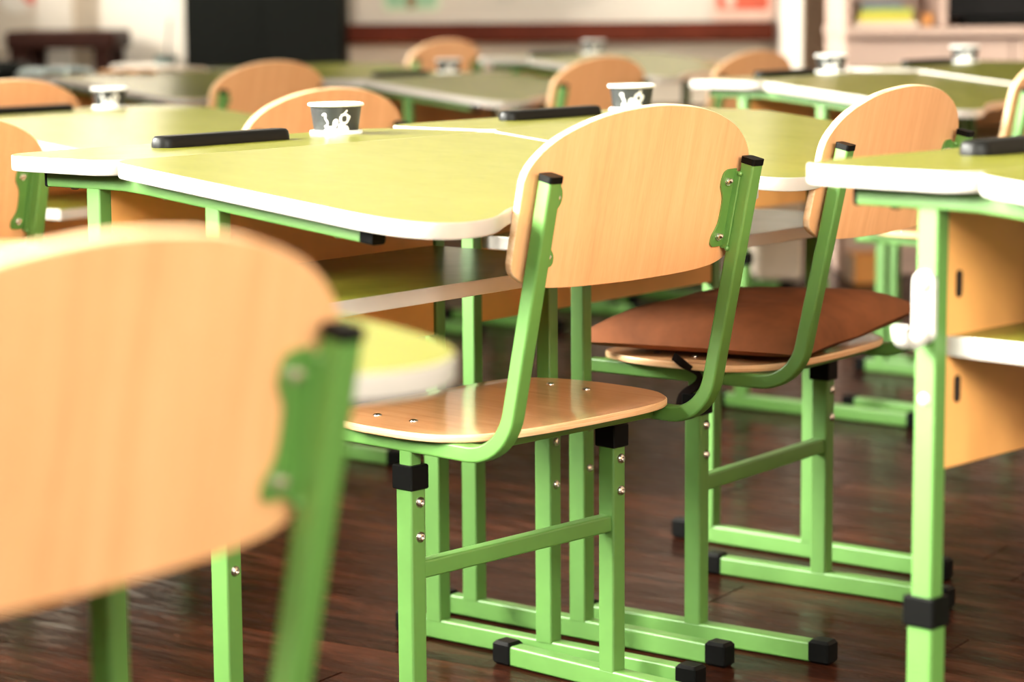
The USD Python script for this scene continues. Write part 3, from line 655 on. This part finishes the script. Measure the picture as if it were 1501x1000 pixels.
part('screen_foot', rb(7.66, 7.80, 1.42, 2.20, 0.775, 0.80, 0.006), BLACK, sc, False)
cols = [('yellow_book_cover', (0.62, 0.55, 0.05)), ('blue_grey_book_cover', (0.12, 0.17, 0.20)), ('orange_book_cover', (0.62, 0.26, 0.06)), ('ivory_paper', (0.74, 0.62, 0.50)), ('olive_book_cover', (0.36, 0.42, 0.08)), ('sky_book_cover', (0.48, 0.60, 0.64))]
COVER = {n_: plain(n_, c_, 0.5, 0.4) for n_, c_ in cols}
def book(label, F, R, z, w, d, h, cover, rot=0.0, group=None):
    b = thing('book', label, 'book', tup(room(F, R, z)), -AZ+rot, group)       # local x runs across the view
    part('page_block', rbox(-w/2+0.003, w/2-0.002, -d/2+0.003, d/2-0.003, 0.002, h-0.002, 0.001), COVER['ivory_paper'], b, False)
    for z0 in (0.0, h-0.002): part('cover', rbox(-w/2, w/2, -d/2, d/2, z0, z0+0.002, 0.0008), COVER[cover], b, False)
    part('spine', rbox(-w/2, w/2, -d/2-0.001, -d/2+0.002, 0, h, 0.0008), COVER[cover], b, False)
    return b
GB = 'books and papers on the pale cabinet shelf'
for lab, R, z, w, h, cov, ro in (('ivory book at the bottom of the shelf pile left of the black screen', 1.17, 0.7755, 0.20, 0.016, 'ivory_paper', 0.0),
                                 ('yellow book in the shelf pile left of the black screen', 1.165, 0.792, 0.17, 0.022, 'yellow_book_cover', 0.06),
                                 ('olive book on the yellow book in the shelf pile', 1.18, 0.8145, 0.16, 0.018, 'olive_book_cover', -0.05),
                                 ('blue-grey book on top of the shelf pile', 1.15, 0.833, 0.13, 0.02, 'blue_grey_book_cover', 0.1)):
    book(lab, 7.74, R, z, w, 0.19, h, cov, ro, GB)
book('small orange book by the right end of the shelf pile', 7.76, 1.306, 0.7755, 0.035, 0.15, 0.04, 'orange_book_cover', 0.0, GB)
# low things by the wall seen between the desk legs
bn = thing('storage_bin', 'pale beige storage box on the floor far behind the cushioned chair', 'box')
BEIGE = plain('beige_plastic', (0.60, 0.50, 0.40), 0.5)
part('bin_body', rb(7.45, 7.75, 0.755, 0.90, 0.0, 0.33, 0.012), BEIGE, bn, False); part('bin_lid', rb(7.44, 7.76, 0.745, 0.91, 0.33, 0.35, 0.006), BEIGE, bn, False)
book('orange book leaning low by the far cabinet, seen through the desk legs', 7.45, 1.10, 0.0, 0.13, 0.10, 0.09, 'orange_book_cover', 0.2)
# left background
bn = thing('bench', 'dark brown wooden bench against the far wall at the top left', 'bench')
part('seat_board', rb(9.15, 9.55, -1.885, -1.475, 0.690, 0.758, 0.01), DKWOOD, bn, False)
part('leg', rb(9.17, 9.25, -1.875, -1.80, 0.0, 0.69), DKWOOD, bn, False); part('leg', rb(9.17, 9.25, -1.56, -1.50, 0.0, 0.69), DKWOOD, bn, False)
part('leg', rb(9.45, 9.53, -1.875, -1.80, 0.0, 0.69), DKWOOD, bn, False); part('leg', rb(9.45, 9.53, -1.56, -1.50, 0.0, 0.69), DKWOOD, bn, False)
bg = thing('school_bag', 'black bag in the far left corner above the left-edge chair backs', 'bag')
part('bag_body', rb(8.1, 8.3, -1.95, -1.62, 0.0, 0.665, 0.05), BLACKG, bg, 40); part('bag_flap', rb(8.08, 8.32, -1.96, -1.61, 0.50, 0.672, 0.03), BLACKG, bg, 40)
cp = thing('low_cupboard', 'low white cupboard against the far wall left of the black cabinet', 'cupboard')
part('cupboard_body', rb(9.05, 9.57, -1.47, -1.245, 0.0, 0.61), PIL, cp, False); part('cupboard_top', rb(9.03, 9.57, -1.475, -1.242, 0.61, 0.632, 0.004), PIL, cp, False)
TEAL = plain('dark_teal_glaze', (0.02, 0.055, 0.055), 0.35)
vs = thing('pen_holder', 'small dark teal dish with one upright dark stick, left of the black cabinet', 'holder', tup(room(9.15, -1.285, 0.632)), 0)
part('dish', lathe([(0, 0), (0.036, 0), (0.042, 0.010), (0.043, 0.03), (0.038, 0.031), (0.036, 0.012), (0, 0.008)], 28), TEAL, vs, 40)
part('stick', bar((0.004, 0.0, 0.008), (0.020, -0.004, 0.165), 0.007, 0.007, 0.002, (0, 1, 0)), DKWOOD, vs, 40)
nt = thing('wall_notice', 'round white notice with a red dot at the top left corner', 'notice')
def disc(F, R, z, r, t): return to_room(turned(trimesh.creation.cylinder(radius=r, height=t, sections=32), math.pi/2, (0, 1, 0), (F, R, z)))
part('notice_card', disc(9.695, -1.945, 0.885, 0.065, 0.008), BOARDW, nt, False); part('red_dot', disc(9.688, -1.885, 0.895, 0.036, 0.006), REDP, nt, False)
# papers on the upper-left desk
V0 = np.array([2.61, 3.033])
def sheet(label, x, y, z, w, d, h, cover, rot):
    b = thing('magazine', label, 'magazine', (V0[0]+x, V0[1]+y, z), rot, 'papers on the upper-left desk')
    P = []
    for i, t in enumerate(np.linspace(-1, 1, 15)):
        P.append((t*w/2, 0, h*(0.25+0.75*(1-abs(t))**0.5*abs(t)**0.4*1.6)))
    m = sweep([(a, 0, c_/2+0.001) for a, _, c_ in P], rrect(d, h*0.3, h*0.1, 1), (0, 1, 0)); part('page_spread', m, COVER[cover], b, 40)
    part('back_cover', rbox(-w/2, w/2, -d/2, d/2, 0.0, 0.0015, 0.0005), COVER['ivory_paper'], b, False)
    return b
sheet('pale blue open magazine on the upper-left desk', -0.20, -0.012, 0.667, 0.21, 0.09, 0.035, 'sky_book_cover', 0.06)
sheet('orange magazine on the upper-left desk, right of the pale blue one', -0.01, -0.10, 0.6665, 0.14, 0.09, 0.02, 'orange_book_cover', -0.2)
sheet('ivory paper pile on the upper-left desk near the black cabinet', 0.185, -0.05, 0.6665, 0.22, 0.14, 0.02, 'ivory_paper', 0.05)
